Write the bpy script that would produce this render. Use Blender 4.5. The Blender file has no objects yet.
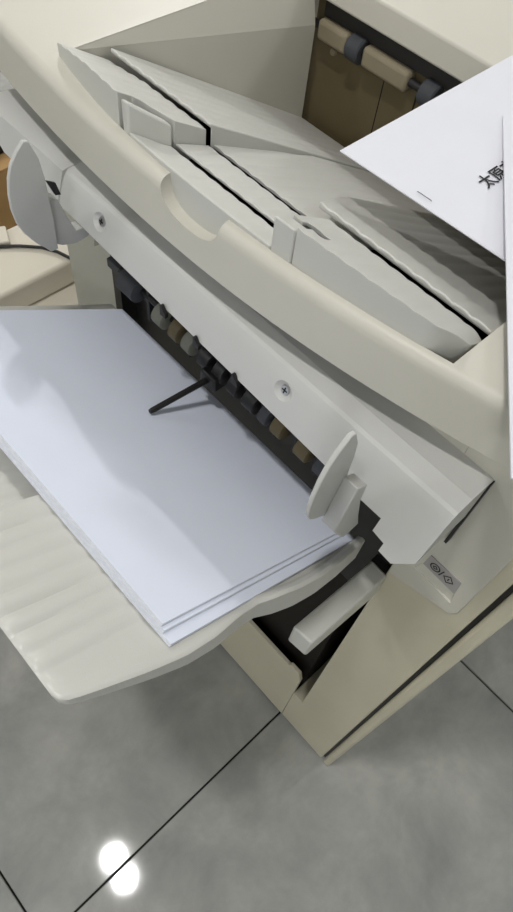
import bpy, bmesh, math, random
from mathutils import Matrix, Vector

random.seed(4)
scene = bpy.context.scene
col = scene.collection

# ------------------------------------------------------------------ camera
CAM = Vector((0.0, 0.0, 1.25))
RIGHT = Vector((0.73123124, -0.67678915, 0.08518997))
DOWN = Vector((-0.54531444, -0.65501886, -0.5230511))
FWD = Vector((0.40979634, 0.33601599, -0.84803314))
FPX = 685.0
cd = bpy.data.cameras.new('camera')
cam = bpy.data.objects.new('camera', cd)
col.objects.link(cam)
M = Matrix.Identity(4)
for i in range(3):
    M[i][0] = RIGHT[i]
    M[i][1] = -DOWN[i]
    M[i][2] = -FWD[i]
    M[i][3] = CAM[i]
cam.matrix_world = M
cd.sensor_fit = 'VERTICAL'
cd.sensor_height = 36.0
cd.lens = FPX / 912.0 * 36.0
cd.clip_start = 0.01
scene.camera = cam

# ------------------------------------------------------------------ world, exposure
w = bpy.data.worlds.new('world')
scene.world = w
w.use_nodes = True
w.node_tree.nodes['Background'].inputs[0].default_value = (0.9, 0.95, 1.0, 1)
w.node_tree.nodes['Background'].inputs[1].default_value = 0.3
scene.view_settings.view_transform = 'Standard'
scene.view_settings.look = 'None'
scene.view_settings.gamma = 1.0
scene.view_settings.use_curve_mapping = False
scene.view_settings.exposure = -0.12

# twin downlights of the room (x, y, x, y, radius, watts each) plus unseen square panels added as fill (x, y, watts)
CEIL = 2.8
LAMPS = [(-0.212, 0.318, -0.227, 0.213, 0.060, 9.0), (2.00, 2.48, 2.00, 2.38, 0.060, 22.0)]
FILL_PANELS = [(-1.9, 1.9, 16.0), (2.3, 0.4, 7.0), (-1.9, -1.3, 22.0), (2.2, -1.9, 16.0)]


def px(x, y, ax, val):
    """point where the ray of photo pixel (x, y) meets the plane ax = val"""
    r = RIGHT * ((x - 256.5) / FPX) + DOWN * ((y - 456.0) / FPX) + FWD
    i = 'xyz'.index(ax)
    return CAM + r * ((val - CAM[i]) / r[i])


# ------------------------------------------------------------------ materials
def mat(name, color, rough=0.5, spec=0.5, var=0.0, vscale=8.0, bump=0.0, bscale=400.0, metal=0.0, color2=None, coat=0.0):
    m = bpy.data.materials.new(name)
    m.use_nodes = True
    nt = m.node_tree
    b = nt.nodes['Principled BSDF']
    b.inputs['Base Color'].default_value = (*color, 1)
    b.inputs['Roughness'].default_value = rough
    b.inputs['Metallic'].default_value = metal
    b.inputs['Specular IOR Level'].default_value = spec
    b.inputs['Coat Weight'].default_value = coat
    b.inputs['Coat Roughness'].default_value = 0.08
    tc = nt.nodes.new('ShaderNodeTexCoord')
    if var > 0 or color2:
        n = nt.nodes.new('ShaderNodeTexNoise')
        n.inputs['Scale'].default_value = vscale
        n.inputs['Detail'].default_value = 6
        nt.links.new(tc.outputs['Object'], n.inputs['Vector'])
        r = nt.nodes.new('ShaderNodeValToRGB')
        c2 = color2 or tuple(c * (1 - var) for c in color)
        r.color_ramp.elements[0].color = (*c2, 1)
        r.color_ramp.elements[1].color = (*color, 1)
        r.color_ramp.elements[0].position = 0.35
        r.color_ramp.elements[1].position = 0.62
        nt.links.new(n.outputs['Fac'], r.inputs['Fac'])
        nt.links.new(r.outputs['Color'], b.inputs['Base Color'])
    if bump > 0:
        n2 = nt.nodes.new('ShaderNodeTexNoise')
        n2.inputs['Scale'].default_value = bscale
        n2.inputs['Detail'].default_value = 2
        nt.links.new(tc.outputs['Object'], n2.inputs['Vector'])
        bp = nt.nodes.new('ShaderNodeBump')
        bp.inputs['Strength'].default_value = bump
        bp.inputs['Distance'].default_value = 0.001
        nt.links.new(n2.outputs['Fac'], bp.inputs['Height'])
        nt.links.new(bp.outputs['Normal'], b.inputs['Normal'])
    return m


IVORY = mat('ivory_plastic', (0.615, 0.592, 0.515), 0.42, 0.4, 0.04, 5, 0.12, 1400)
TRAYP = mat('tray_plastic', (0.585, 0.58, 0.54), 0.34, 0.45, 0.03, 6, 0.10, 1400)
PALE = mat('pale_grey_plastic', (0.545, 0.542, 0.52), 0.40, 0.4, 0.03, 6, 0.10, 1400)
BEIGE = mat('beige_panel', (0.61, 0.565, 0.435), 0.5, 0.35, 0.08, 4, 0.12, 900)
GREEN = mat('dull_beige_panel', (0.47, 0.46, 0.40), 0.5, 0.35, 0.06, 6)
BLACK = mat('black_plastic', (0.012, 0.011, 0.011), 0.45, 0.4)
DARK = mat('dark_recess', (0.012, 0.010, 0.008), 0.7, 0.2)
OLIVE = mat('olive_brown_plastic', (0.125, 0.098, 0.05), 0.5, 0.3, 0.15, 10)
TAN = mat('tan_plastic', (0.27, 0.23, 0.155), 0.5, 0.3, 0.1, 20)
ROLLER = mat('dull_roller', (0.20, 0.20, 0.16), 0.55, 0.3, 0.2, 60)
RUBBER = mat('grey_rubber', (0.055, 0.058, 0.065), 0.6, 0.3)
PAPER = mat('white_paper', (0.735, 0.775, 0.885), 0.75, 0.15, 0.015, 30)
DOCP = mat('document_paper', (0.73, 0.735, 0.785), 0.75, 0.15, 0.015, 30)
PEDGE = mat('paper_edge', (0.76, 0.77, 0.80), 0.8, 0.1, 0.10, 300)
INK = mat('ink', (0.02, 0.02, 0.022), 0.6, 0.2)
STEEL = mat('steel', (0.55, 0.55, 0.55), 0.28, 0.5, metal=1.0)
LABEL = mat('grey_label', (0.36, 0.34, 0.33), 0.5, 0.3)
WALLM = mat('wall_paint', (0.70, 0.70, 0.68), 0.8, 0.2, 0.03, 3)
CEILM = mat('ceiling_paint', (0.75, 0.75, 0.74), 0.85, 0.2, 0.02, 3)
GROUT = mat('grout', (0.018, 0.018, 0.017), 0.8, 0.2, 0.2, 60)
CARD = mat('cardboard', (0.40, 0.25, 0.11), 0.8, 0.15, 0.15, 14)
CREAM = mat('cream_plastic', (0.62, 0.575, 0.48), 0.5, 0.35, 0.06, 8)
WHITEM = mat('white_metal', (0.8, 0.8, 0.8), 0.4, 0.4)


def tile_material():
    m = bpy.data.materials.new('polished_grey_tile')
    m.use_nodes = True
    nt = m.node_tree
    b = nt.nodes['Principled BSDF']
    geo = nt.nodes.new('ShaderNodeNewGeometry')
    oi = nt.nodes.new('ShaderNodeObjectInfo')
    add = nt.nodes.new('ShaderNodeVectorMath')
    add.operation = 'ADD'
    sc = nt.nodes.new('ShaderNodeVectorMath')
    sc.operation = 'SCALE'
    sc.inputs['Scale'].default_value = 7.0
    cmb = nt.nodes.new('ShaderNodeCombineXYZ')
    nt.links.new(oi.outputs['Random'], cmb.inputs[0])
    nt.links.new(oi.outputs['Random'], cmb.inputs[1])
    nt.links.new(cmb.outputs[0], sc.inputs[0])
    nt.links.new(geo.outputs['Position'], add.inputs[0])
    nt.links.new(sc.outputs[0], add.inputs[1])
    n1 = nt.nodes.new('ShaderNodeTexNoise')
    n1.inputs['Scale'].default_value = 7.0
    n1.inputs['Detail'].default_value = 9
    n1.inputs['Roughness'].default_value = 0.62
    n1.inputs['Distortion'].default_value = 0.25
    nt.links.new(add.outputs[0], n1.inputs['Vector'])
    r = nt.nodes.new('ShaderNodeValToRGB')
    e = r.color_ramp.elements
    e[0].position = 0.30
    e[0].color = (0.24, 0.243, 0.235, 1)
    e[1].position = 0.72
    e[1].color = (0.43, 0.42, 0.395, 1)
    k = e.new(0.52)
    k.color = (0.33, 0.33, 0.31, 1)
    nt.links.new(n1.outputs['Fac'], r.inputs['Fac'])
    nt.links.new(r.outputs['Color'], b.inputs['Base Color'])
    b.inputs['Roughness'].default_value = 0.05
    b.inputs['Specular IOR Level'].default_value = 0.5
    n2 = nt.nodes.new('ShaderNodeTexNoise')
    n2.inputs['Scale'].default_value = 28.0
    n2.inputs['Detail'].default_value = 4
    nt.links.new(geo.outputs['Position'], n2.inputs['Vector'])
    bp = nt.nodes.new('ShaderNodeBump')
    bp.inputs['Strength'].default_value = 0.02
    bp.inputs['Distance'].default_value = 0.001
    nt.links.new(n2.outputs['Fac'], bp.inputs['Height'])
    nt.links.new(bp.outputs['Normal'], b.inputs['Normal'])
    return m


TILE = tile_material()


def emit_mat(name, color, s):
    m = bpy.data.materials.new(name)
    m.use_nodes = True
    b = m.node_tree.nodes['Principled BSDF']
    b.inputs['Base Color'].default_value = (*color, 1)
    b.inputs['Emission Color'].default_value = (*color, 1)
    b.inputs['Emission Strength'].default_value = s
    return m


# ------------------------------------------------------------------ helpers
def tag(o, label=None, cat=None, group=None, kind=None):
    if label: o['label'] = label
    if cat: o['category'] = cat
    if group: o['group'] = group
    if kind: o['kind'] = kind
    return o


def empty(name, loc):
    o = bpy.data.objects.new(name, None)
    o.empty_display_size = 0.1
    o.location = loc
    col.objects.link(o)
    return o


def attach(o, parent):
    """world-space mesh under parent; top parents are unrotated"""
    if parent is None:
        return
    o.parent = parent
    off = Vector((0, 0, 0))
    p = parent
    while p:
        off += Vector(p.location)
        p = p.parent
    o.location = Vector(o.location) - off


def obj(name, bm, m, parent=None, bevel=0.0, seg=2, smooth=False, angle=40):
    bmesh.ops.remove_doubles(bm, verts=bm.verts, dist=1e-6)
    bmesh.ops.dissolve_degenerate(bm, edges=bm.edges, dist=1e-6)
    bmesh.ops.recalc_face_normals(bm, faces=bm.faces)
    me = bpy.data.meshes.new(name)
    bm.to_mesh(me)
    bm.free()
    o = bpy.data.objects.new(name, me)
    col.objects.link(o)
    for mm in (m if isinstance(m, (list, tuple)) else [m]):
        me.materials.append(mm)
    if bevel > 0:
        b = o.modifiers.new('bevel', 'BEVEL')
        b.width = bevel
        b.segments = seg
        b.limit_method = 'ANGLE'
        b.angle_limit = math.radians(angle)
        b.harden_normals = False
        smooth = True
    if smooth:
        me.polygons.foreach_set('use_smooth', [True] * len(me.polygons))
        me.set_sharp_from_angle(angle=math.radians(angle))
    attach(o, parent)
    return o


def bx(bm, x0, x1, y0, y1, z0, z1):
    v = [bm.verts.new((x, y, z)) for x in (x0, x1) for y in (y0, y1) for z in (z0, z1)]
    for f in ((0, 1, 3, 2), (4, 6, 7, 5), (0, 4, 5, 1), (2, 3, 7, 6), (0, 2, 6, 4), (1, 5, 7, 3)):
        bm.faces.new([v[i] for i in f])
    return v


def box(name, x0, x1, y0, y1, z0, z1, m, parent=None, bevel=0.0, seg=2):
    bm = bmesh.new()
    bx(bm, x0, x1, y0, y1, z0, z1)
    return obj(name, bm, m, parent, bevel, seg)


def prism(bm, pts, d):
    """extrude a 3-D polygon along vector d"""
    a = [bm.verts.new(p) for p in pts]
    b = [bm.verts.new(Vector(p) + Vector(d)) for p in pts]
    n = len(pts)
    bm.faces.new(a)
    bm.faces.new(b[::-1])
    for i in range(n):
        bm.faces.new((a[i], b[i], b[(i + 1) % n], a[(i + 1) % n]))


def loft(bm, profs, cap=True):
    rows = [[bm.verts.new(p) for p in pr] for pr in profs]
    n = len(rows[0])
    for i in range(len(rows) - 1):
        for j in range(n):
            a, b, c, d = rows[i][j], rows[i][(j + 1) % n], rows[i + 1][(j + 1) % n], rows[i + 1][j]
            try:
                bm.faces.new((a, b, c, d))
            except ValueError:
                pass
    if cap:
        bm.faces.new(rows[0])
        bm.faces.new(rows[-1][::-1])


def slab(bm, fx0, fx1, fy0, fy1, ztop, zbot, nx, ny):
    """closed slab over a curvilinear patch; f* may be numbers or functions"""
    F = lambda f: f if callable(f) else (lambda t: f)
    fx0, fx1, fy0, fy1, zb = F(fx0), F(fx1), F(fy0), F(fy1), zbot
    top, bot = [], []
    ym = 0.5 * (fy0(0.27) + fy1(0.27))
    for i in range(nx + 1):
        u = i / nx
        tr, br = [], []
        for j in range(ny + 1):
            v = j / ny
            y = ym
            x = fx0(y) + u * (fx1(y) - fx0(y))
            for _ in range(4):
                y = fy0(x) + v * (fy1(x) - fy0(x))
                x = fx0(y) + u * (fx1(y) - fx0(y))
            tr.append(bm.verts.new((x, y, ztop(x, y))))
            br.append(bm.verts.new((x, y, zb(x, y))))
        top.append(tr)
        bot.append(br)
    for i in range(nx):
        for j in range(ny):
            bm.faces.new((top[i][j], top[i + 1][j], top[i + 1][j + 1], top[i][j + 1]))
            bm.faces.new((bot[i][j], bot[i][j + 1], bot[i + 1][j + 1], bot[i + 1][j]))
    for i in range(nx):
        bm.faces.new((top[i][0], bot[i][0], bot[i + 1][0], top[i + 1][0]))
        bm.faces.new((top[i][ny], top[i + 1][ny], bot[i + 1][ny], bot[i][ny]))
    for j in range(ny):
        bm.faces.new((top[0][j], top[0][j + 1], bot[0][j + 1], bot[0][j]))
        bm.faces.new((top[nx][j], bot[nx][j], bot[nx][j + 1], top[nx][j + 1]))


def tube(bm, pts, r, n=10):
    pts = [Vector(p) for p in pts]
    rings = []
    for i, p in enumerate(pts):
        t = (pts[min(i + 1, len(pts) - 1)] - pts[max(i - 1, 0)]).normalized()
        a = t.orthogonal().normalized() if i == 0 else (a - t * a.dot(t)).normalized()
        b = t.cross(a)
        rr = r[i] if isinstance(r, (list, tuple)) else r
        rings.append([bm.verts.new(p + (a * math.cos(2 * math.pi * k / n) + b * math.sin(2 * math.pi * k / n)) * rr) for k in range(n)])
    for i in range(len(rings) - 1):
        for k in range(n):
            bm.faces.new((rings[i][k], rings[i][(k + 1) % n], rings[i + 1][(k + 1) % n], rings[i + 1][k]))
    bm.faces.new(rings[0][::-1])
    bm.faces.new(rings[-1])


def cut(o, cutter_bm, cutmat=None):
    """carve a shape out of o for good (boolean, applied)"""
    bmesh.ops.recalc_face_normals(cutter_bm, faces=cutter_bm.faces)
    me = bpy.data.meshes.new('cutter')
    cutter_bm.to_mesh(me)
    cutter_bm.free()
    c = bpy.data.objects.new('cutter', me)
    col.objects.link(c)
    mods = [(m.name, m.width, m.segments, m.angle_limit) for m in o.modifiers]
    o.modifiers.clear()
    off = Vector((0, 0, 0))
    p = o
    while p:
        off += Vector(p.location)
        p = p.parent
    c.location = (0, 0, 0)
    b = o.modifiers.new('bool', 'BOOLEAN')
    b.operation = 'DIFFERENCE'
    b.solver = 'EXACT'
    b.object = c
    bpy.context.view_layer.update()
    dg = bpy.context.evaluated_depsgraph_get()
    new = bpy.data.meshes.new_from_object(o.evaluated_get(dg))
    o.modifiers.clear()
    o.data = new
    bpy.data.objects.remove(c)
    for (nm, wd, sg, al) in mods:
        m = o.modifiers.new('bevel', 'BEVEL')
        m.width, m.segments, m.limit_method, m.angle_limit = wd, sg, 'ANGLE', al
    o.data.set_sharp_from_angle(angle=math.radians(30))


def cone_bm(p, axis, r0, r1, h, n=32, sx=1.0):
    bm = bmesh.new()
    axis = Vector(axis).normalized()
    a = Vector((0, 1, 0)) if abs(axis.y) < 0.9 else Vector((0, 0, 1))
    a = (a - axis * a.dot(axis)).normalized()
    b = axis.cross(a)
    p = Vector(p)
    A = [bm.verts.new(p + (a * math.cos(t) * sx + b * math.sin(t)) * r0) for t in [2 * math.pi * k / n for k in range(n)]]
    B = [bm.verts.new(p + axis * h + (a * math.cos(t) * sx + b * math.sin(t)) * r1) for t in [2 * math.pi * k / n for k in range(n)]]
    for k in range(n):
        bm.faces.new((A[k], A[(k + 1) % n], B[(k + 1) % n], B[k]))
    bm.faces.new(A[::-1])
    bm.faces.new(B)
    return bm


# ------------------------------------------------------------------ room shell
RX0, RX1, RY0, RY1 = -2.598, 2.988, -3.1107, 3.2733   # whole tiles
floor = box('floor', RX0, RX1, RY0, RY1, -0.06, -0.004, GROUT)
tag(floor, 'polished grey stone-look tile floor with thin dark joints', 'floor', kind='structure')
bm = bmesh.new()
P = 0.798
bx(bm, 0.0015, P - 0.0015, 0.0015, P - 0.0015, -0.012, 0.0)
t0 = obj('tile', bm, TILE, None, 0.0012, 1)
t0.parent = floor
first = True
for i in range(-3, 5):
    for j in range(-4, 5):
        x, y = -0.204 + i * P, 0.0813 + j * P
        if x < RX0 - 0.01 or y < RY0 - 0.01 or x + P > RX1 + 0.01 or y + P > RY1 + 0.01:
            continue
        t = t0 if first else t0.copy()
        if not first:
            col.objects.link(t)
        t.location = (x, y, 0)
        first = False
tag(box('ceiling', RX0, RX1, RY0, RY1, CEIL + 0.02, CEIL + 0.1, CEILM), 'plain white painted ceiling carrying the lamps', 'ceiling', kind='structure')
for nm, a in (('wall_left', (RX0 - 0.1, RX0, RY0, RY1)), ('wall_right', (RX1, RX1 + 0.1, RY0, RY1)),
              ('wall_front', (RX0, RX1, RY0 - 0.1, RY0)), ('wall_back', (RX0, RX1, RY1, RY1 + 0.1))):
    tag(box(nm, *a, -0.06, CEIL + 0.1, WALLM), 'plain off-white painted wall of the room', 'wall', kind='structure')

# ------------------------------------------------------------------ ceiling downlights and added fill panels
LED = emit_mat('led_diffuser', (1.0, 0.98, 0.95), 4.0)


def area(name, loc, size, shape, watts, parent, color=(1.0, 0.985, 0.965)):
    l = bpy.data.lights.new(name, 'AREA')
    l.shape = shape
    l.size = size
    l.energy = watts
    l.color = color
    o = bpy.data.objects.new(name, l)
    col.objects.link(o)
    o.location = loc
    attach(o, parent)
    return o


for k, (xa, ya_, xb, yb_, r, wt) in enumerate(LAMPS):
    xm, ym = (xa + xb) / 2, (ya_ + yb_) / 2
    e = empty('twin_downlight', (xm, ym, CEIL))
    tag(e, ['twin round-lens downlight in the ceiling above the lower output tray', 'twin round-lens downlight in the far corner of the ceiling'][k],
        'lamp', 'twin ceiling downlights')
    box('housing', xm - r - 0.03, xm + r + 0.03, min(ya_, yb_) - r - 0.02, max(ya_, yb_) + r + 0.02, CEIL - 0.010, CEIL + 0.02, WHITEM, e, 0.004, 2)
    for x, y in ((xa, ya_), (xb, yb_)):
        obj('lens', cone_bm((x, y, CEIL - 0.0125), (0, 0, 1), r * 0.86, r * 0.86, 0.002, 32), LED, e)
        area('lamp_light', (x, y, CEIL - 0.016), r * 1.72, 'DISK', wt, e)
for k, (x, y, wt) in enumerate(FILL_PANELS):
    e = empty('fill_panel', (x, y, CEIL))  # out-of-view panel, added only to fill in the light
    tag(e, ['unseen square fill light added over the far left of the room', 'unseen square fill light added over the right side of the room',
            'unseen square fill light added over the near left of the room', 'unseen square fill light added over the near right of the room'][k],
        'lamp', 'added square fill lights')
    box('frame', x - 0.31, x + 0.31, y - 0.31, y + 0.31, CEIL - 0.008, CEIL + 0.02, WHITEM, e, 0.002)
    box('diffuser', x - 0.29, x + 0.29, y - 0.29, y + 0.29, CEIL - 0.0095, CEIL - 0.0085, LED, e)
    area('fill_light', (x, y, CEIL - 0.012), 0.58, 'SQUARE', wt, e, (0.93, 0.97, 1.0))

# ------------------------------------------------------------------ the finishing unit
XF = 0.2754
ZT = 0.965
XB = 0.95
fin = empty('copier_finisher', (0.6, 0.22, 0.0))
tag(fin, 'ivory copier finishing unit with two ribbed output trays, on the tiled floor', 'copier')


def Rm(y):   # plan curve of the bowed cover front
    k = 0.5 if y < 0.30 else 0.32
    return min(XF, 0.2318 + k * (y - 0.30) ** 2)


def Wl(y):   # plan curve of the raised tray's outer wall
    k = 0.51 if y < 0.29 else 0.70
    return 0.2402 + k * (y - 0.29) ** 2


T31, T24 = math.tan(math.radians(31)), math.tan(math.radians(24))
T0 = lambda x: 0.9592 - (x - 0.3025) * T31
ZL = lambda x: min(0.969 - (x - 0.24) * T24, T0(x))


def rib(y, per=0.0148, amp=0.0013):
    f = (y / per) % 1.0
    return amp * (1 - (2 * f - 1) ** 2) - amp


# --- cabinet
bm = bmesh.new()
prism(bm, [(XF, -0.019, 0.012), (XF, 0.0771, 0.012), (XF, 0.0771, 0.165), (XF, 0.058, 0.165), (XF, 0.058, 0.917), (XF, -0.019, 0.917)], (XB - XF, 0, 0))
obj('side_panel', bm, BEIGE, fin, 0.0015)
bm = bmesh.new()
prism(bm, [(XF, 0.0775, 0.012), (XF, 0.533, 0.012), (XF, 0.533, 0.253), (XF, 0.104, 0.253), (XF, 0.101, 0.262), (XF, 0.084, 0.262), (XF, 0.0775, 0.240)], (0.006, 0, 0))
obj('lower_panel', bm, BEIGE, fin, 0.0008)
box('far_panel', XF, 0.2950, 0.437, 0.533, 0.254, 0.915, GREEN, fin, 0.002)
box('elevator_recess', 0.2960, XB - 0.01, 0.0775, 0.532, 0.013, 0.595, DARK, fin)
box('plinth', XF + 0.01, XB - 0.01, -0.02, 0.52, 0.0, 0.012, DARK, fin)
box('door_gasket', XF + 0.006, XB - 0.01, -0.0235, -0.0195, 0.012, 0.90, BLACK, fin)
box('front_door', XF - 0.001, XB, -0.0365, -0.0235, 0.008, 0.912, BEIGE, fin, 0.004, 3)

# --- top cover: lofted rim with the bowed front, walls of the tray well, deck
ys = []
ya, yb = 0.087, 0.462
st = [(-0.036, 0), (-0.02, 0), (0.0, 0), (0.02, 0), (0.04, 0), (0.06, 0), (ya, 0)]
N = 90
st += [(ya + (yb - ya) * i / N, 1) for i in range(N + 1)]
st += [(yb, 0), (0.49, 0), (0.52, 0), (0.55, 0), (0.58, 0), (0.61, 0)]
bm = bmesh.new()
profs = []
for y, inside in st:
    r = Rm(y)
    xi = max(Wl(y) + 0.0005, r + 0.008) if inside else 0.532
    pr = [(r + 0.002, y, 0.9165), (r, y, 0.919), (r, y, 0.9555)]
    for a in (15, 35, 55, 75):
        a = math.radians(a)
        pr.append((r + 0.0075 * (1 - math.cos(a)), y, 0.9575 + 0.0075 * math.sin(a)))
    pr += [(r + 0.0078, y, ZT), (xi, y, ZT)]
    pr += [(xi, y, 0.9165)]
    profs.append(pr)
loft(bm, profs)
cover = obj('top_cover', bm, IVORY, fin, 0, smooth=True, angle=35)
# finger scoop in the rim
bm = bmesh.new()
bmesh.ops.create_uvsphere(bm, u_segments=48, v_segments=24, radius=1.0)
sc = Vector((0.026, 0.0285, 0.0235))
for v in bm.verts:
    d = Vector(v.co)
    d = Vector((math.copysign(abs(d.x) ** 0.75, d.x), math.copysign(abs(d.y) ** 0.75, d.y), math.copysign(abs(d.z) ** 0.75, d.z)))
    v.co = Vector((0.2375 + d.x * sc.x, 0.2785 + d.y * sc.y, 0.9665 + d.z * sc.z))
cut(cover, bm)
cover.data.polygons.foreach_set('use_smooth', [True] * len(cover.data.polygons))
cover.data.set_sharp_from_angle(angle=math.radians(35))
box('well_wall', 0.285, 0.5318, 0.079, 0.0868, 0.76, 0.9163, IVORY, cover)
bm = bmesh.new()
A_, B_, C_, D_, E_, F_ = [bm.verts.new(p) for p in ((0.268, 0.4622, ZT - 0.0003), (0.5318, 0.4622, ZT - 0.0003), (0.5318, 0.4500, 0.9165), (0.293, 0.4560, 0.90), (0.268, 0.4622, 0.78), (0.5318, 0.4500, 0.78))]
G_ = bm.verts.new((0.276, 0.4620, ZT - 0.002))
bm.faces.new((A_, B_, C_, G_))
bm.faces.new((G_, C_, F_, E_))
obj('well_wall', bm, IVORY, cover)
box('deck', 0.5322, XB, -0.036, 0.61, 0.9405, ZT, IVORY, fin, 0.0025, 3)
box('cover_back', 0.60, XB, -0.03, 0.60, 0.78, 0.9404, IVORY, fin)
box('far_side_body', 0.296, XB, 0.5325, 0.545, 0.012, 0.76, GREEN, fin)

# --- upper ribbed tray
ut = empty('upper_tray', (0.4, 0.27, 0.9))
attach(ut, fin)


def Ay0(x):
    if x < 0.258: return 0.3650
    if x > 0.2690: return 0.3390
    return 0.3650 + (0.3390 - 0.3650) * (x - 0.258) / 0.011


def ribt(base, amp=0.0013):
    return lambda x, y: base(x) + rib(y, amp=amp)


bm = bmesh.new()
slab(bm, lambda y: Wl(y), 0.2995, Ay0, 0.4600, lambda x, y: T0(x) - 0.0042 - max(0, y - 0.41) * 0.10 + rib(y, amp=0.0010), lambda x, y: 0.938, 14, 64)
obj('tray_block', bm, TRAYP, ut, 0.0012, 2)
bm = bmesh.new()
slab(bm, 0.3022, 0.5345, 0.3375, 0.4555, lambda x, y: T0(x) + 0.0015 + rib(y, amp=0.0013) * min(1, (0.5345 - x) / 0.05), lambda x, y: T0(x) - 0.0028, 12, 84)
bs = obj('tray_section', bm, TRAYP, ut, 0.0016, 3)
bm = bmesh.new()
slab(bm, 0.3034, 0.43, 0.3376, 0.3392, lambda x, y: T0(x) - 0.0005, lambda x, y: min(ZL(x), T0(x)) - 0.006, 8, 1)
obj('tray_step', bm, TRAYP, ut, 0.0006, 2)
DG = lambda x: 0.3548 + (0.3356 - 0.3548) * min(1.0, max(0.0, (x - 0.2425) / 0.0245))
bm = bmesh.new()
slab(bm, lambda y: Wl(y) + 0.0005, 0.2657, 0.2155, DG, lambda x, y: ZL(x) + 0.0005 + rib(y, amp=0.0008) * min(1, max(0, (x - 0.245) / 0.01)), lambda x, y: 0.94, 8, 64)
ext = obj('tray_extension', bm, TRAYP, ut, 0.0012, 2)
bm = bmesh.new()
slab(bm, lambda y: Wl(y) + 0.0006, 0.2665, lambda x: DG(x) + 0.0001, lambda x: DG(x) + 0.0085, lambda x, y: 0.9885 - (x - 0.243) * 0.66, lambda x, y: 0.94, 8, 4)
obj('extension_grip', bm, TRAYP, ut, 0.0016, 2)
bm = bmesh.new()
slab(bm, lambda y: Wl(y) + 0.0002, 0.2600, 0.1990, 0.2152, lambda x, y: min(T0(x) - 0.004, 0.9905), lambda x, y: 0.94, 4, 4)
obj('extension_stop', bm, TRAYP, ut, 0.0014, 2)
bm = bmesh.new()
slab(bm, 0.2705, 0.3010, 0.2148, 0.3384, lambda x, y: ZL(x) + 0.0022 + rib(y, amp=0.0010), lambda x, y: ZL(x) - 0.0008, 6, 64)
obj('tray_strip', bm, TRAYP, ut, 0.0008, 2)
bm = bmesh.new()
slab(bm, 0.3058, 0.5340, 0.2000, 0.3380, lambda x, y: ZL(x) + 0.0030 * max(0, 1 - (x - 0.3058) / 0.09) + rib(y, amp=0.0011) - 0.0012 * (x > 0.40), lambda x, y: ZL(x) + 0.0030 * max(0, 1 - (x - 0.3058) / 0.09) - 0.0030, 12, 84)
obj('tray_floor', bm, TRAYP, ut, 0.0008, 2)
bm = bmesh.new()


def Dx0(y):
    e = max(0.0, (0.108 - y) / 0.0195)
    return Wl(y) + 0.0008 + 0.017 * e ** 2


slab(bm, Dx0, 0.2968, 0.0885, 0.2150, lambda x, y: T0(x) - 0.0015 + rib(y, amp=0.0008) - 0.004 * max(0.0, (0.100 - y) / 0.0115) ** 2, lambda x, y: 0.938, 14, 64)
D = obj('tray_block', bm, TRAYP, ut, 0.0014, 2)
cb = bmesh.new()
bx(cb, 0.20, 0.2602, 0.1984, 0.23, 0.9, 1.1)
cut(D, cb)
cb = bmesh.new()
bx(cb, 0.2590, 0.2655, 0.1880, 0.2075, 0.9, 1.1)
cut(D, cb)
D.data.polygons.foreach_set('use_smooth', [True] * len(D.data.polygons))
D.data.set_sharp_from_angle(angle=math.radians(40))
bm = bmesh.new()
prism(bm, [(0.2592, 0.1882, T0(0.2592) - 0.0045), (0.2653, 0.1882, T0(0.2653) - 0.0045), (0.2653, 0.2073, T0(0.2653) - 0.0045), (0.2592, 0.2073, T0(0.2592) - 0.0045)], (0, 0, -0.02))
obj('hole_shade', bm, BLACK, ut)  # black insert paints the darkness inside the hole
bm = bmesh.new()
slab(bm, 0.3022, 0.5342, 0.0880, lambda x: 0.2300 + min(0.02, max(0, x - 0.303) * 0.4), lambda x, y: T0(x) + 0.0038 + rib(y, amp=0.0013), lambda x, y: T0(x) - 0.0015, 12, 84)
obj('tray_section', bm, TRAYP, ut, 0.0022, 3)
bm = bmesh.new()
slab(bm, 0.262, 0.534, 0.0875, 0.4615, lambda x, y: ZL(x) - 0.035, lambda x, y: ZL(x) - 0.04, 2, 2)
obj('tray_gap_shade', bm, DARK, ut)  # dark filler slab, paints the shaded void seen through the tray gaps

# --- upper exit: brown wall, guide bar and feed rollers under the deck
ex = box('exit_wall', 0.5460, 0.56, 0.0875, 0.4615, 0.76, 0.9400, OLIVE, fin)
box('exit_wall_seam', 0.5448, 0.5462, 0.366, 0.3675, 0.79, 0.915, DARK, ex)
box('exit_wall_panel', 0.5445, 0.5460, 0.20, 0.366, 0.79, 0.908, OLIVE, ex)
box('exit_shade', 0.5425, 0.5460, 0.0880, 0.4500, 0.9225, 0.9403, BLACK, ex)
for y0, y1 in ((0.412, 0.450), (0.336, 0.392), (0.22, 0.29)):
    box('guide_bar', 0.5345, 0.5480, y0, y1, 0.9030, 0.9220, TAN, ex, 0.004, 3)
for yc in (0.402, 0.312):
    bm = bmesh.new()
    tube(bm, [(0.541, yc - 0.0085, 0.9130), (0.541, yc - 0.007, 0.9130), (0.541, yc + 0.007, 0.9130), (0.541, yc + 0.0085, 0.9130)], [0.010, 0.0115, 0.0115, 0.010], 24)
    obj('feed_roller', bm, RUBBER, ex, smooth=True)
bm = bmesh.new()
tube(bm, [(0.541, 0.20, 0.9130), (0.541, 0.460, 0.9130)], 0.004, 12)
obj('roller_shaft', bm, BLACK, ex, smooth=True)
box('guide_slit', 0.5440, 0.5446, 0.327, 0.3285, 0.885, 0.904, DARK, ex)
bm = cone_bm((0.5462, 0.4330, 0.8950), (-1, 0, 0), 0.004, 0.003, 0.003, 20)
obj('boss', bm, TAN, ex, smooth=True)

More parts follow.
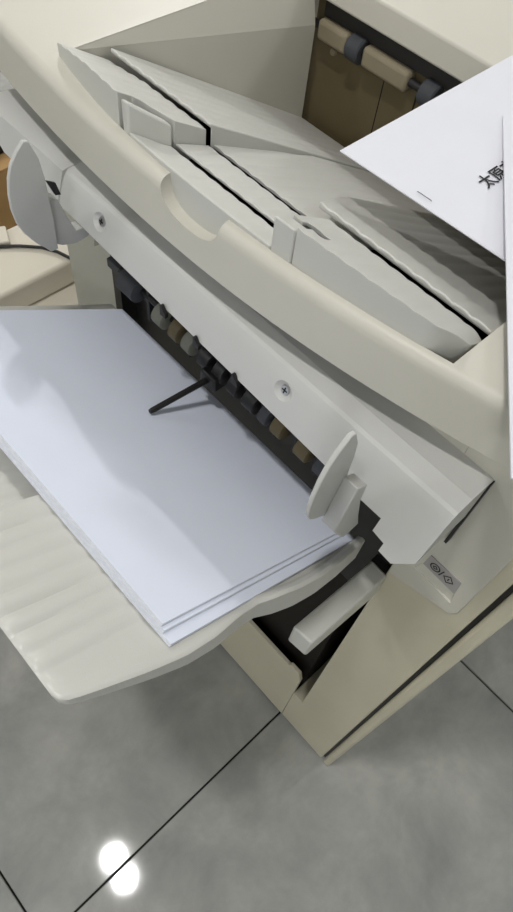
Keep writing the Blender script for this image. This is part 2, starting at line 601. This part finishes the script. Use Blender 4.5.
# --- exit cover (box with two screws) over the slot
zed = lambda y: 0.8575 + (y - 0.0869) * 0.034
LEAN = 0.36
fx = lambda z: 0.2195 + (z - 0.859) * LEAN          # the face leans back


def on_face(x, y):
    p = px(x, y, 'x', 0.225)
    for _ in range(30):
        p = px(x, y, 'x', fx(p.z))
    return p


FOLD = 0.4315
bot = [(0.548, 0.8860)] + [(y, zed(y)) for y in (0.511, 0.50, 0.47, FOLD + 0.0004, FOLD, FOLD - 0.003, 0.39, 0.34, 0.29, 0.24, 0.19, 0.14, 0.10)]
tail = [(0.0682, 0.8580), (0.0680, 0.8460), (0.0572, 0.8445), (0.0570, 0.8370), (0.0455, 0.8362), (0.0332, 0.8500)]
bm = bmesh.new()
profs = []
for y, zb in bot + tail:
    far = y > FOLD + 0.0002
    d = -0.0012 if far else 0.0
    if far:
        top = [(fx(0.8880) + d, y, 0.8880), (fx(0.8930) + d, y, 0.8930), (fx(0.8966) + d, y, 0.8970), (0.2352, y, 0.8978)]
    else:
        top = [(fx(0.8880), y, 0.8880), (0.2322, y, 0.8925), (0.2340, y, 0.8950), (0.2366, y, 0.8967)]
    profs.append([(0.269, y, zb), (fx(zb) + d + 0.0006, y, zb), (fx(zb) + d, y, zb + 0.0006)] + top + [(0.2492, y, 0.8983), (0.2506, y, 0.8980), (0.2752, y, 0.8952)])
loft(bm, profs)
guide = obj('exit_cover', bm, PALE, fin, 0, smooth=True, angle=16)
SC = [on_face(283.0, 391.0), on_face(99.5, 222.0)]
AX = Vector((1, 0, -LEAN)).normalized()
for s in SC:
    cut(guide, cone_bm(s - AX * 0.004, AX, 0.0128, 0.0036, 0.0072, 32))
guide.data.polygons.foreach_set('use_smooth', [True] * len(guide.data.polygons))
guide.data.set_sharp_from_angle(angle=math.radians(16))
for s in SC:
    sco = obj('screw', cone_bm(s + AX * 0.0034, -AX, 0.0040, 0.0033, 0.0018, 24), STEEL, guide, smooth=True)
    obj('washer', cone_bm(s + AX * 0.0034, -AX, 0.0048, 0.0048, 0.0004, 24), RUBBER, guide)
    bm = bmesh.new()
    c = s + AX * 0.0015
    a2, b2 = Vector((0, 1, 0)), AX.cross(Vector((0, 1, 0)))
    for a3, b3 in ((a2, b2), (b2, a2)):
        prism(bm, [c + a3 * u + b3 * v for u, v in ((-0.0024, -0.0006), (0.0024, -0.0006), (0.0024, 0.0006), (-0.0024, 0.0006))], AX * 0.001)
    obj('screw_slot', bm, BLACK, guide)
box('gap_shade', 0.2688, 0.2734, 0.0322, 0.0345, 0.808, 0.8945, BLACK, fin)  # black strip painted in for the unlit gap behind the cover's end
box('exit_frame', XF - 0.0018, 0.2848, 0.0576, 0.4368, 0.87, 0.9162, IVORY, fin)
for y in (px(163, 309, 'x', 0.2190).y, px(196, 345, 'x', 0.2190).y, px(234.5, 380, 'x', 0.2190).y):   # small teeth sticking up past the cover's lower edge
    bm = bmesh.new()
    zb = zed(y)
    prism(bm, [(0.2180, y - 0.0035, zb - 0.005), (0.2180, y + 0.0028, zb - 0.005), (0.2180, y + 0.0028, zb + 0.0045), (0.2180, y + 0.0012, zb + 0.005), (0.2180, y - 0.0015, zb + 0.001), (0.2180, y - 0.0035, zb - 0.001)], (0.003, 0, 0))
    obj('guide_tooth', bm, BLACK, fin)

# --- paper slot: black guide, shaft and rollers
slot = box('slot_guide', 0.285, 0.344, 0.0585, 0.4365, 0.60, 0.90, BLACK, fin)
box('slot_frame', 0.268, 0.285, 0.425, 0.4365, 0.66, 0.86, BLACK, slot)
box('slot_rail', 0.256, 0.285, 0.335, 0.424, 0.790, 0.800, RUBBER, slot, 0.001)
bm = bmesh.new()
tube(bm, [(0.2500, 0.10, 0.8120), (0.2500, 0.392, 0.8120)], 0.0035, 12)
obj('roller_shaft', bm, BLACK, slot, smooth=True)
for yc, hw, m in ((0.372, 0.012, RUBBER), (0.327, 0.007, ROLLER), (0.306, 0.006, OLIVE), (0.289, 0.006, ROLLER), (0.268, 0.007, BLACK), (0.250, 0.006, BLACK),
                  (0.232, 0.006, BLACK), (0.213, 0.007, BLACK), (0.196, 0.005, RUBBER), (0.181, 0.006, OLIVE), (0.154, 0.007, OLIVE), (0.134, 0.006, RUBBER), (0.116, 0.006, ROLLER)):
    bm = bmesh.new()
    tube(bm, [(0.2475, yc - hw, 0.8115), (0.2475, yc - hw + 0.001, 0.8115), (0.2475, yc + hw - 0.001, 0.8115), (0.2475, yc + hw, 0.8115)], [0.0095, 0.0108, 0.0108, 0.0095], 20)
    obj('roller', bm, m, slot, smooth=True)
for k, yc in enumerate((0.352, 0.316, 0.2975, 0.278, 0.259, 0.241, 0.222, 0.2045, 0.189, 0.168, 0.144, 0.125)):
    box('guide_rib', 0.2480, 0.285, yc - 0.002, yc + 0.002, 0.784, 0.828, BLACK, slot, 0.0008)

# --- black feeler arm resting on the paper
tip = Vector((0.1752, 0.2557, 0.8125))
base = px(207, 380, 'y', 0.2557)
bm = bmesh.new()
d = (base - tip).normalized()
tube(bm, [tip, tip + d * 0.002, base, base + d * 0.012], [0.0019, 0.0024, 0.0027, 0.003], 14)
fa = obj('feeler_arm', bm, BLACK, fin, smooth=True)
box('feeler_hub', base.x - 0.001, 0.285, base.y - 0.010, base.y + 0.008, base.z - 0.008, base.z + 0.008, BLACK, fa, 0.002)

# --- jogging fins beside the paper
lobe = [(0.1915, 0.9570), (0.1870, 0.9585), (0.1787, 0.9530), (0.1715, 0.9460), (0.1664, 0.9369), (0.1632, 0.9250), (0.1622, 0.9133), (0.1640, 0.9000), (0.1688, 0.8890),
        (0.1780, 0.8760), (0.1850, 0.8690), (0.1908, 0.8620), (0.1985, 0.8620), (0.2000, 0.8900), (0.1995, 0.9250), (0.1975, 0.9420)]
brk = [(0.1985, 0.9080), (0.2095, 0.9000), (0.2098, 0.8800), (0.2180, 0.8480), (0.2236, 0.8295), (0.2090, 0.8266), (0.1985, 0.8450), (0.1908, 0.8600)]
brk_far = [(0.1955, 0.9100), (0.2070, 0.9010), (0.2130, 0.8800), (0.2175, 0.8680), (0.2300, 0.8660), (0.2280, 0.8570), (0.2150, 0.8555), (0.2030, 0.8600), (0.1955, 0.8660)]
for y, yb0, sg, dx in ((0.0925, 0.0810, -1, -0.003), (0.3955, 0.3995, 1, 0.0)):
    bm = bmesh.new()
    prism(bm, [(x if sg < 0 else 0.1672 + (x - 0.1622) * 0.82, y - (0.004 if sg < 0 else 0.001) * max(0, (0.195 - x) / 0.033) ** 2, z + (0.001 if sg > 0 else 0)) for x, z in lobe], (0, 0.0032, 0))
    jf = obj('jogger_fin', bm, PALE, fin, 0.0007, 2)
    bm = bmesh.new()
    prism(bm, [(x + dx, yb0, z) for x, z in (brk if sg < 0 else brk_far)], (0, 0.0115, 0))
    obj('fin_bracket', bm, PALE, jf, 0.001, 2)
    bm = bmesh.new()
    prism(bm, [(0.1985, y + 0.0005, 0.9235), (0.2055, y + 0.0005, 0.9190), (0.2080, y + 0.0005, 0.9080), (0.2035, y + 0.0005, 0.9095)], (0, 0.002, 0))
    if sg > 0:
        obj('fin_hinge', bm, BLACK, jf)
    else:
        bm.free()

# --- button panel with its grey key label
bm = bmesh.new()
prism(bm, [(XF - 0.0018, -0.0072, 0.733), (XF - 0.0018, -0.0030, 0.7215), (XF - 0.0018, 0.0570, 0.7000), (XF - 0.0018, 0.0575, 0.9160), (XF - 0.0018, -0.0072, 0.9160)], (0.0017, 0, 0))
bp = obj('button_panel', bm, IVORY, fin, 0.0008, 2)
LX = XF - 0.0026
lab = [px(x, y, 'x', LX) for x, y in ((431, 555.5), (461, 583.7), (453.7, 594), (423, 563.5))]
rec = [px(x, y, 'x', XF - 0.0018) for x, y in ((423.5, 563.5), (454, 594.5), (450, 603), (414, 567))]
cb = bmesh.new()
prism(cb, [p + Vector((-0.003, 0, 0)) for p in rec], (0.0045, 0, 0))
cut(bp, cb)
bm = bmesh.new()
prism(bm, [p + Vector((0.00155, 0, 0)) for p in rec], (0.0002, 0, 0))
obj('key_recess', bm, DARK, bp)
bm = bmesh.new()
prism(bm, [p + Vector((0.0011, 0, 0)) for p, t in ((rec[0].lerp(rec[1], 0.10), 0), (rec[0].lerp(rec[1], 0.93), 0), (rec[3].lerp(rec[2], 0.74), 0), (rec[3].lerp(rec[2], 0.30), 0))], (0.0016, 0, 0))
obj('key', bm, IVORY, bp, 0.0004)
bm = bmesh.new()
prism(bm, lab, (0.0008, 0, 0))
lb = obj('key_label', bm, LABEL, bp)
lb['label'] = 'grey key label with a circled symbol and a diamond symbol'
LX -= 0.0002
LO, LU, LV = lab[0], lab[1] - lab[0], lab[3] - lab[0]


def lpt(u, v, d=0.0):
    p = LO + LU * u + LV * v
    return (LX + d, p.y, p.z)


def ring(bm, cu_, cv_, pts, wd):
    n = len(pts)
    out = [bm.verts.new(lpt(cu_ + a, cv_ + b)) for a, b in pts]
    inn = [bm.verts.new(lpt(cu_ + a * (1 - wd), cv_ + b * (1 - wd))) for a, b in pts]
    for i in range(n):
        bm.faces.new((out[i], out[(i + 1) % n], inn[(i + 1) % n], inn[i]))


bm = bmesh.new()
ring(bm, 0.29, 0.50, [(0.155 * math.cos(t), 0.29 * math.sin(t)) for t in [2 * math.pi * k / 28 for k in range(28)]], 0.24)
ring(bm, 0.29, 0.50, [(0.085, 0), (0, 0.16), (-0.085, 0), (0, -0.16)], 0.5)
prism(bm, [lpt(0.505, 0.22), lpt(0.535, 0.22), lpt(0.495, 0.78), lpt(0.465, 0.78)], (0.0002, 0, 0))
ring(bm, 0.73, 0.50, [(0.17, 0), (0, 0.34), (-0.17, 0), (0, -0.34)], 0.26)
prism(bm, [lpt(0.715, 0.40), lpt(0.745, 0.40), lpt(0.745, 0.60), lpt(0.715, 0.60)], (0.0002, 0, 0))
obj('key_symbols', bm, INK, lb)

# --- lower output tray (slopes down towards the machine)
TH = math.radians(31.5)
S31 = math.tan(TH)
PT = lambda x: 0.765 - (x - 0.2475) * S31          # top of the paper pile
TT = lambda x: PT(x) - 0.0088                       # tray surface
near = [(0.000, 0.1010), (0.0012, 0.0972), (0.004, 0.0948), (0.0095, 0.0930), (0.022, 0.0900), (0.045, 0.0850), (0.0675, 0.0815), (0.090, 0.0815), (0.112, 0.0845), (0.128, 0.0845), (0.142, 0.0800), (0.160, 0.0765), (0.185, 0.0750), (0.215, 0.0765), (0.248, 0.0800)]


def lerp_tab(tab, x):
    if x <= tab[0][0]: return tab[0][1]
    for (a, b), (c, d_) in zip(tab, tab[1:]):
        if x <= c:
            t = (x - a) / (c - a)
            return b + (d_ - b) * t
    return tab[-1][1]


def tray_top(x, y):
    z = TT(x)
    fade = min(1.0, max(0.0, (y - lerp_tab(near, x) - 0.004) / 0.015))
    amp = 0.0025 * fade * (0.35 + 0.65 * min(1, max(0, (0.075 - x) / 0.05)))
    z += rib(y, 0.0125, amp)
    # recessed channel under the middle of the pile
    ch = min(1.0, max(0.0, (y - 0.2165) / 0.0015)) * min(1.0, max(0.0, (0.345 - y) / 0.0015))
    z -= 0.010 * ch * min(1, max(0, (x + 0.002) / 0.02))
    e = lerp_tab(near, x)
    # raised curb along the near edge close to the machine
    cx = min(1.0, max(0.0, (x - 0.118) / 0.035))
    cx = cx * cx * (3 - 2 * cx)
    cy = 1.0 - min(1.0, max(0.0, (y - e - 0.0045) / 0.0050))
    z += 0.0085 * cx * max(0, cy)
    # rounded outer edge
    t = max(0.0, (0.005 - x) / 0.005)
    z -= 0.003 * t * t
    return z


xs = [0, 0.001, 0.0025, 0.005, 0.01, 0.016, 0.022] + [0.022 + 0.226 * i / 34 for i in range(1, 35)]
bm = bmesh.new()
top, bott = [], []
YF = 0.412
for x in xs:
    e = lerp_tab(near, x)
    yy = [e, e + 0.0012, e + 0.003, e + 0.006, e + 0.0075, e + 0.009, e + 0.011, e + 0.0135]
    n = 150
    fixed = [0.11 + (YF - 0.11) * i / n for i in range(n + 1)]
    a0 = max(yy[-1], 0.11) + 0.002
    yy += [a0 + (YF - a0) * i / n for i in range(n + 1)]
    tr = []
    for k, y in enumerate(yy):
        z = tray_top(x, y)
        if k == 0: z -= 0.0012
        if k == 1: z -= 0.0003
        tr.append(bm.verts.new((x, y, z)))
    top.append(tr)
    br = []
    thick = 0.012 + 0.016 * min(1, max(0, x / 0.10))
    for k, y in enumerate(yy):
        yb_ = y + (0.003 if k == 0 else 0)
        br.append(bm.verts.new((x + (0.002 if x < 0.001 else 0), max(y, e + 0.0005), TT(x) - thick)))
    bott.append(br)
nx, ny = len(xs) - 1, len(top[0]) - 1
for i in range(nx):
    for j in range(ny):
        bm.faces.new((top[i][j], top[i + 1][j], top[i + 1][j + 1], top[i][j + 1]))
        bm.faces.new((bott[i][j], bott[i][j + 1], bott[i + 1][j + 1], bott[i + 1][j]))
    bm.faces.new((top[i][0], bott[i][0], bott[i + 1][0], top[i + 1][0]))
    bm.faces.new((top[i][ny], top[i + 1][ny], bott[i + 1][ny], bott[i][ny]))
for j in range(ny):
    bm.faces.new((top[0][j], top[0][j + 1], bott[0][j + 1], bott[0][j]))
    bm.faces.new((top[nx][j], bott[nx][j], bott[nx][j + 1], top[nx][j + 1]))
ot = obj('output_tray', bm, TRAYP, fin, 0, smooth=True, angle=42)

# tray arm reaching out of the machine under the near edge of the tray
YA = 0.0545
YB = 0.0765
a_in, b_in = px(388, 576, 'x', XF), px(372.5, 560, 'x', XF)
a_out, b_out = px(312, 644, 'y', a_in.y), px(293, 627, 'y', b_in.y)
bm = bmesh.new()
profs = []
for t, h in ((0.0, 0.033), (0.5, 0.040), (1.0, 0.048)):
    p, q = a_out.lerp(a_in, t), b_out.lerp(b_in, t)
    sh = Vector((-0.001 * (1 - t), 0, -h))
    profs.append([p, q, q + sh, p + sh])
loft(bm, profs)
obj('tray_arm', bm, TRAYP, fin, 0.0022, 3)
box('arm_carriage', XF + 0.0005, 0.2955, 0.0590, 0.0760, a_in.z - 0.06, a_in.z - 0.002, BLACK, fin)

# ------------------------------------------------------------------ printed bundles on the output tray
U = Vector((math.cos(TH), 0, -math.sin(TH)))
NRM = Vector((math.sin(TH), 0, math.cos(TH)))


def bundle(name, label, x_in, y0, thick, lift, wid=0.2115, dy=0.297, du=0.0, skew=0.0):
    """pile of sheets lying in the sloped tray: own frame (u down-slope, y, normal)"""
    o0 = Vector((x_in, y0, PT(x_in))) - NRM * lift
    bm = bmesh.new()
    nl = max(2, int(thick / 0.0006))
    prev = None
    for k in range(nl):
        t1 = -thick * k / nl
        t2 = -thick * (k + 1) / nl + 0.00008
        j1, j2 = random.uniform(-0.0005, 0.0005) * (k > 0), random.uniform(-0.0004, 0.0004) * (k > 0)
        a = [o0 + U * (uu + j1) + Vector((0, yy + j2 + skew * (-uu), 0)) for uu, yy in ((-wid, 0), (0, 0), (0, dy), (-wid, dy))]
        t = [bm.verts.new(p + NRM * t1) for p in a]
        b = [bm.verts.new(p + NRM * t2) for p in a]
        f = bm.faces.new(t)
        bm.faces.new(b[::-1])
        for i in range(4):
            q = bm.faces.new((t[i], b[i], b[(i + 1) % 4], t[(i + 1) % 4]))
            q.material_index = 1
    o = obj(name, bm, [PAPER, PEDGE])
    tag(o, label, 'paper', 'printed bundles on the lower tray')
    return o


XI = 0.2470
bundle('paper_bundle', 'top bundle of blank white sheets on the lower ribbed tray', XI, 0.0965, 0.0020, 0.0, skew=0.024, dy=0.296)
bundle('paper_bundle', 'middle bundle of white sheets, its near edge peeking out under the top bundle', XI - 0.0003, 0.0938, 0.0024, 0.0022, skew=0.022)
bundle('paper_bundle', 'bottom bundle of white sheets directly on the lower tray, sticking out nearest', XI - 0.0006, 0.0868, 0.0026, 0.0048, skew=0.018)

# ------------------------------------------------------------------ stapled documents on top of the machine


def sheet_obj(name, corner, ex_, ey_, wid, hei, thick, zfun, label):
    """bundle: corner = top-left, ex_ along the lines of text, ey_ down the page"""
    bm = bmesh.new()
    nx, ny = 12, 20
    rows = []
    for i in range(nx + 1):
        r = []
        for j in range(ny + 1):
            p = Vector(corner) + Vector(ex_) * (wid * i / nx) + Vector(ey_) * (hei * j / ny)
            z = zfun(i / nx, j / ny)
            r.append((bm.verts.new((p.x, p.y, z)), bm.verts.new((p.x, p.y, z - thick))))
        rows.append(r)
    for i in range(nx):
        for j in range(ny):
            bm.faces.new((rows[i][j][0], rows[i][j + 1][0], rows[i + 1][j + 1][0], rows[i + 1][j][0]))
            bm.faces.new((rows[i][j][1], rows[i + 1][j][1], rows[i + 1][j + 1][1], rows[i][j + 1][1]))
    for i in range(nx):
        for j, s in ((0, 1), (ny, -1)):
            bm.faces.new((rows[i][j][0], rows[i + 1][j][0], rows[i + 1][j][1], rows[i][j][1]))
    for j in range(ny):
        for i in (0, nx):
            bm.faces.new((rows[i][j][0], rows[i][j][1], rows[i][j + 1][1], rows[i][j + 1][0]))
    o = obj(name, bm, DOCP, None, smooth=True, angle=30)
    tag(o, label, 'document', 'stapled documents on the machine top')
    return o


def staple(parent, p, d):
    d = Vector(d).normalized()
    bm = bmesh.new()
    p = Vector(p)
    tube(bm, [p - d * 0.006, p - d * 0.0055 + Vector((0, 0, 0.0004)), p + d * 0.0055 + Vector((0, 0, 0.0004)), p + d * 0.006], 0.00025, 6)
    obj('staple', bm, RUBBER, parent)


def text_part(body, size, origin, ex_, ey_up, parent, m):
    cu = bpy.data.curves.new('print', 'FONT')
    cu.body = body
    cu.size = size
    cu.extrude = 0.0
    cu.offset = 0.00018
    t = bpy.data.objects.new('print', cu)
    col.objects.link(t)
    bpy.context.view_layer.update()
    me = bpy.data.meshes.new_from_object(t.evaluated_get(bpy.context.evaluated_depsgraph_get()))
    bpy.data.objects.remove(t)
    o = bpy.data.objects.new('printed_text', me)
    col.objects.link(o)
    me.materials.clear()
    me.materials.append(m)
    ex_, ey_up = Vector(ex_).normalized(), Vector(ey_up).normalized()
    for v in me.vertices:
        v.co = Vector(origin) + ex_ * v.co.x + ey_up * v.co.y
    attach(o, parent)
    return o


Z1 = 0.9685
e1x, e1y = Vector((0.9999, 0.012, 0)).normalized(), Vector((0.030, -0.9995, 0)).normalized()
doc1 = sheet_obj('stapled_document', (0.3467, 0.2550, Z1), e1x, e1y, 0.21, 0.297, 0.0007,
                 lambda u, v: Z1 - 0.0009 * (1 - u) * (1 - v), 'stapled white document with black title characters, corner over the upper tray')
staple(doc1, (0.3557, 0.187, Z1 + 0.0003), e1y)
o = px(487.0, 180.5, 'z', Z1 + 0.00025) - e1x * 0.0066 + e1y * 0.0049
text_part('\u592a\u539f\u5e02', 0.0132, (o.x, o.y, Z1 + 0.00025), e1x, -e1y, doc1, INK)

ZA, ZB = 0.9705, 0.984
pa, pb = px(503.0, 115, 'z', ZA), px(511.3, 478, 'z', ZB)
dv = Vector((pb.x - pa.x, pb.y - pa.y, 0))
ln = dv.length
dv.normalize()
dh = Vector((-dv.y, dv.x, 0))
if dh.x < 0: dh = -dh
doc2 = sheet_obj('stapled_document', (pa.x, pa.y, ZA), dh, dv, 0.21, ln, 0.0012,
                 lambda u, v: ZA + (ZB - ZA) * v, 'second stapled document lying askew over the first, at the right edge of the photo')
ps = pa + dv * 0.063 + dh * 0.0075
staple(doc2, (ps.x, ps.y, ZA + (ZB - ZA) * 0.063 / ln + 0.0003), dv)

# ------------------------------------------------------------------ things beyond the far end of the machine
mc = empty('office_machine', (0.25, 0.80, 0.0))
tag(mc, 'low cream-coloured office machine standing beyond the finisher, black cable on top', 'machine')
box('lid', 0.02, 0.52, 0.636, 0.738, 0.560, 0.600, CREAM, mc, 0.005, 3)
box('body', 0.02, 0.52, 0.600, 0.738, 0.0, 0.558, CREAM, mc, 0.012, 3)
bm = bmesh.new()
prism(bm, [(0.255, 0.72, 0.601), (0.285, 0.705, 0.601), (0.285, 0.705, 0.608), (0.255, 0.72, 0.608)], (0.012, 0.03, 0))
obj('hinge_cap', bm, CREAM, mc, 0.002)
pts = [px(x, y, 'z', 0.6035) for x, y in ((-30, 249), (0, 246.5), (20, 246), (42, 247.5), (58, 252), (72, 259), (86, 268))]
bm = bmesh.new()
tube(bm, pts, 0.0022, 10)
tag(obj('power_cable', bm, BLACK, None, smooth=True), 'thin black cable across the cream office machine', 'cable')
cbx = empty('cardboard_box', (0.28, 1.1, 0.0))
tag(cbx, 'brown cardboard carton behind the cream office machine', 'box')
box('carton', 0.10, 0.52, 1.00, 1.30, 0.0, 0.478, CARD, cbx, 0.002)
for a, b in ((1.00, 1.1495), (1.1505, 1.30)):
    box('flap', 0.10, 0.52, a, b, 0.478, 0.482, CARD, cbx)
box('packing_tape', 0.28, 0.33, 1.00, 1.30, 0.4822, 0.4826, TAN, cbx)
bm = bmesh.new()
bx(bm, 0.36, 0.50, 1.035, 1.09, 0.4828, 0.505)
tag(obj('power_adapter', bm, BLACK, None, 0.004, 3), 'black power adapter lying on the cardboard carton', 'adapter')
